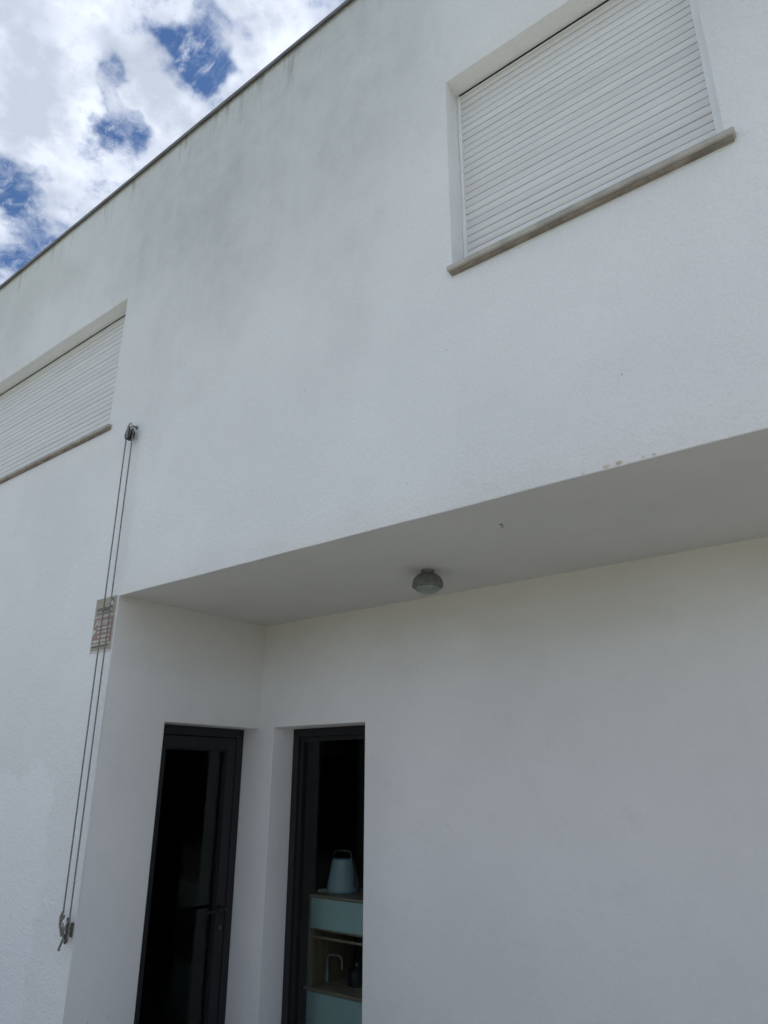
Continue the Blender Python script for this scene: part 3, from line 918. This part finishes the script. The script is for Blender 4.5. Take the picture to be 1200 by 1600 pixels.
# rope: round the sheave, down in two strands, made fast on the cleat
KX, KZ = -4.026, 0.975       # cleat centre
def strand(p0, p1, n=26, sag=0.0):
    out = []
    for i in range(n + 1):
        t = i / n
        x = p0[0] + (p1[0] - p0[0]) * t + 0.0012 * noise.noise((t * 6, p0[0] * 9, 0))
        y = p0[1] + (p1[1] - p0[1]) * t - sag * math.sin(math.pi * t)
        z = p0[2] + (p1[2] - p0[2]) * t
        out.append((x, y, z))
    return out
rl = 0.0355
path = strand((-4.070, -0.040, 1.055), (BX - rl - 0.002, by, BZ - 0.010))
path += [(BX + rl * math.cos(a), by, BZ + rl * math.sin(a)) for a in [R(165 - 15 * i) for i in range(0, 12)]]
path += strand((BX + rl, by, BZ - 0.012), (-4.000, -0.040, 1.050))
path += [(-3.998, -0.036, 1.00), (-3.999, -0.034, 0.955), (-4.006, -0.032, 0.925), (-4.020, -0.034, 0.917), (-4.030, -0.042, 0.935), (-4.024, -0.052, 0.965), (-4.010, -0.048, 1.005),
         (-4.014, -0.036, 1.026), (-4.027, -0.030, 1.020), (-4.034, -0.040, 0.990), (-4.022, -0.054, 0.955), (-4.012, -0.046, 0.925), (-4.022, -0.032, 0.918), (-4.034, -0.036, 0.945),
         (-4.030, -0.052, 0.980), (-4.040, -0.050, 1.000), (-4.056, -0.044, 1.008)]
mb = MB().tube(path, 0.0044, 7)
# knot where the strand comes back, and the loose tail
mb.tube([(-4.070, -0.040, 1.062), (-4.076, -0.048, 1.034), (-4.066, -0.052, 1.016), (-4.058, -0.044, 1.030), (-4.068, -0.034, 1.040), (-4.079, -0.040, 1.022), (-4.070, -0.050, 1.004), (-4.052, -0.048, 0.968), (-4.044, -0.046, 0.948)], 0.0070, 7)
mb.tube([(-4.030, -0.044, 0.940), (-4.033, -0.050, 0.918), (-4.043, -0.052, 0.898), (-4.046, -0.050, 0.884)], [0.0062, 0.0062, 0.0066, 0.0075], 7)
tag(mb.build('rope', M['rope'], smooth=True), 'long doubled grey rope hanging from the pulley down to the cleat', 'rope')

ct = empty('cleat', (KX, 0.0, KZ), 'tarnished metal cleat near the wall corner with the rope wound on it', 'cleat')
MB().prism([(KX - 0.010, KZ - 0.034), (KX + 0.010, KZ - 0.034), (KX + 0.011, KZ + 0.034), (KX - 0.011, KZ + 0.034)], -0.008, -0.0005).build('base_plate', M['cleat'], ct, bevel=0.002)
MB().tube([(KX, -0.006, KZ + 0.014), (KX, -0.026, KZ + 0.012)], 0.008, 10).tube([(KX, -0.006, KZ - 0.014), (KX, -0.026, KZ - 0.012)], 0.008, 10).build('post', M['cleat'], ct, smooth=True)
MB().tube([(KX + 0.006, -0.040, KZ + 0.062), (KX + 0.003, -0.034, KZ + 0.045), (KX, -0.028, KZ + 0.018), (KX, -0.027, KZ), (KX, -0.028, KZ - 0.018), (KX + 0.004, -0.034, KZ - 0.045), (KX + 0.008, -0.040, KZ - 0.060)], [0.005, 0.0075, 0.010, 0.011, 0.010, 0.0075, 0.005], 10).build('horn', M['cleat'], ct, smooth=True)

# ------------------------------------------------------------------ alarm notice
SX0, SX1, SZ0, SZ1 = -4.238, -4.013, 2.447, 2.786
sg = empty('alarm_sign', ((SX0 + SX1) / 2, 0.0, SZ0), 'faded tan and red alarm notice on the wall behind the ropes', 'sign')
SY = -0.0075


def word(name, txt, x0, x1, zbase, mat, y, height=None):
    cu = bpy.data.curves.new(name, 'FONT')
    cu.body = txt
    cu.size = 1.0
    cu.extrude = 0.0
    cu.offset = 0.028
    tmp = bpy.data.objects.new(name, cu)
    col.objects.link(tmp)
    bpy.context.view_layer.update()
    me = bpy.data.meshes.new_from_object(tmp.evaluated_get(bpy.context.evaluated_depsgraph_get()))
    bpy.data.objects.remove(tmp)
    xs, zs = [v.co.x for v in me.vertices], [v.co.y for v in me.vertices]
    s = (x1 - x0) / (max(xs) - min(xs))
    sz = s if height is None else height / (max(zs) - min(zs))
    lx = min(xs)
    mb = MB()
    mb.v = [((v.co.x - lx) * s + x0, y, v.co.y * sz + zbase) for v in me.vertices]
    mb.f = [tuple(p.vertices) for p in me.polygons]
    bpy.data.meshes.remove(me)
    return mb.build(name, mat, sg, fix=False)


MB().box(SX0, SX1, -0.005, -0.0012, SZ0, SZ1).build('plate', M['sign_clear'], sg, bevel=0.001)
ex = 0.010
zmid = 2.664
MB().box(SX0 + ex, SX1 - 0.006, -0.0062, -0.0050, zmid + 0.006, SZ1 - 0.003).build('upper_panel', M['sign_tan'], sg)
zlow = 2.497
MB().prism([(SX0 + ex, zlow + 0.004), (SX1 - 0.006, zlow + 0.004), (SX1 - 0.006, zmid), (SX0 + ex, zmid), (SX0 + ex, 2.592), (SX0 + 0.030, 2.592), (SX0 + 0.045, 2.581), (SX0 + ex, 2.552)], -0.0062, -0.0050).build('lower_panel', M['sign_red'], sg)
MB().box(SX0 + ex, SX1 - 0.006, -0.0062, -0.0050, SZ0 + 0.012, zlow - 0.002).build('footer_panel', M['sign_tan'], sg)
# round emblem
ecx, ecz = SX1 - 0.047, 2.754
mb = MB().lathe([(0.0205, 0.0), (0.0205, -0.0006), (0.001, -0.0007)], (ecx, -0.0063, ecz), 28, 'Y')
mb.build('emblem', M['sign_white'], sg)
arc = [(ecx + 0.020 * math.cos(R(a)), ecz + 0.020 * math.sin(R(a))) for a in range(150, -31, -15)]
arc2 = [(ecx - 0.004 + 0.0145 * math.cos(R(a)), ecz - 0.004 + 0.0145 * math.sin(R(a))) for a in range(-30, 151, 15)]
MB().prism(arc + arc2, -0.0078, -0.0071).build('emblem_mark', M['sign_dark'], sg)
word('lettering', 'verisure', SX0 + 0.028, SX1 - 0.026, 2.700, M['sign_dark'], SY, 0.034)
word('lettering', 'Alarme', SX0 + 0.026, SX1 - 0.022, 2.613, M['sign_pale'], SY, 0.040)


def bars(name, mat, z, h, x0, x1, n, seed):
    """a line of print too small to read"""
    rnd = random.Random(seed)
    mb = MB()
    x = x0
    while x < x1 - 0.004:
        w = rnd.uniform(0.008, 0.024)
        w = min(w, x1 - x)
        zz_ = z
        mb.box(x, x + w, SY, -0.0064, zz_, zz_ + h)
        x += w + rnd.uniform(0.003, 0.005)
    mb.build(name, mat, sg)


bars('print_line', M['sign_dark'], 2.684, 0.006, SX0 + 0.028, SX1 - 0.024, 8, 1)
bars('print_line', M['sign_pale'], 2.590, 0.010, SX0 + 0.060, SX1 - 0.022, 8, 2)
bars('print_line', M['sign_pale'], 2.566, 0.010, SX0 + 0.060, SX1 - 0.030, 8, 3)
bars('print_line', M['sign_pale'], 2.537, 0.013, SX0 + 0.070, SX1 - 0.026, 8, 4)
bars('print_line', M['sign_pale'], 2.509, 0.015, SX0 + 0.024, SX1 - 0.024, 8, 5)
bars('print_line', M['sign_dark'], 2.478, 0.009, SX0 + 0.026, SX1 - 0.026, 8, 6)

# ------------------------------------------------------------------ hedge across the garden, mirrored in the panes
hd = empty('garden_hedge', (-4.0, -11.5, -0.03), 'tall dark green hedge across the garden, mirrored in the door glass', 'hedge')
rnd = random.Random(3)
mb = MB()
for i in range(16000):
    x = rnd.uniform(-26, 20)
    z = rnd.random() ** 0.8
    bump_ = 0.35 * noise.noise((x * 0.8, z * 3, 0)) + 0.25 * noise.noise((x * 2.3, z * 6, 4))
    top = 3.1 + 0.5 * noise.noise((x * 0.5, 0, 9))
    side = rnd.choice((0, 0, 1))
    if side == 0:
        p = Vector((x, -10.7 + bump_ + rnd.uniform(-0.15, 0.15), 0.05 + z * top))
    else:
        p = Vector((x, -11.5 + rnd.uniform(-0.8, 0.8), top + rnd.uniform(-0.2, 0.15)))
    a = Vector((rnd.gauss(0, 1), rnd.gauss(0, 1), rnd.gauss(0, 1))).normalized()
    b = a.cross(Vector((rnd.gauss(0, 1), rnd.gauss(0, 1), rnd.gauss(0, 1)))).normalized()
    s = rnd.uniform(0.06, 0.13)
    mb.quad(p - a * s, p - b * s * 0.55, p + a * s, p + b * s * 0.55)
mb.build('foliage', M['leaf'], hd, fix=False)
mb = MB()
for i in range(30):
    x = -26 + i * 1.55
    mb.tube([(x, -11.5, -0.02), (x + 0.1, -11.45, 1.5), (x - 0.05, -11.5, 2.7)], [0.09, 0.07, 0.03], 6)
mb.build('stem_row', M['twig'], hd)
MB().box(-25.9, 19.9, -12.0, -11.0, 0.2, 2.8).build('inner_foliage', M['leaf'], hd)
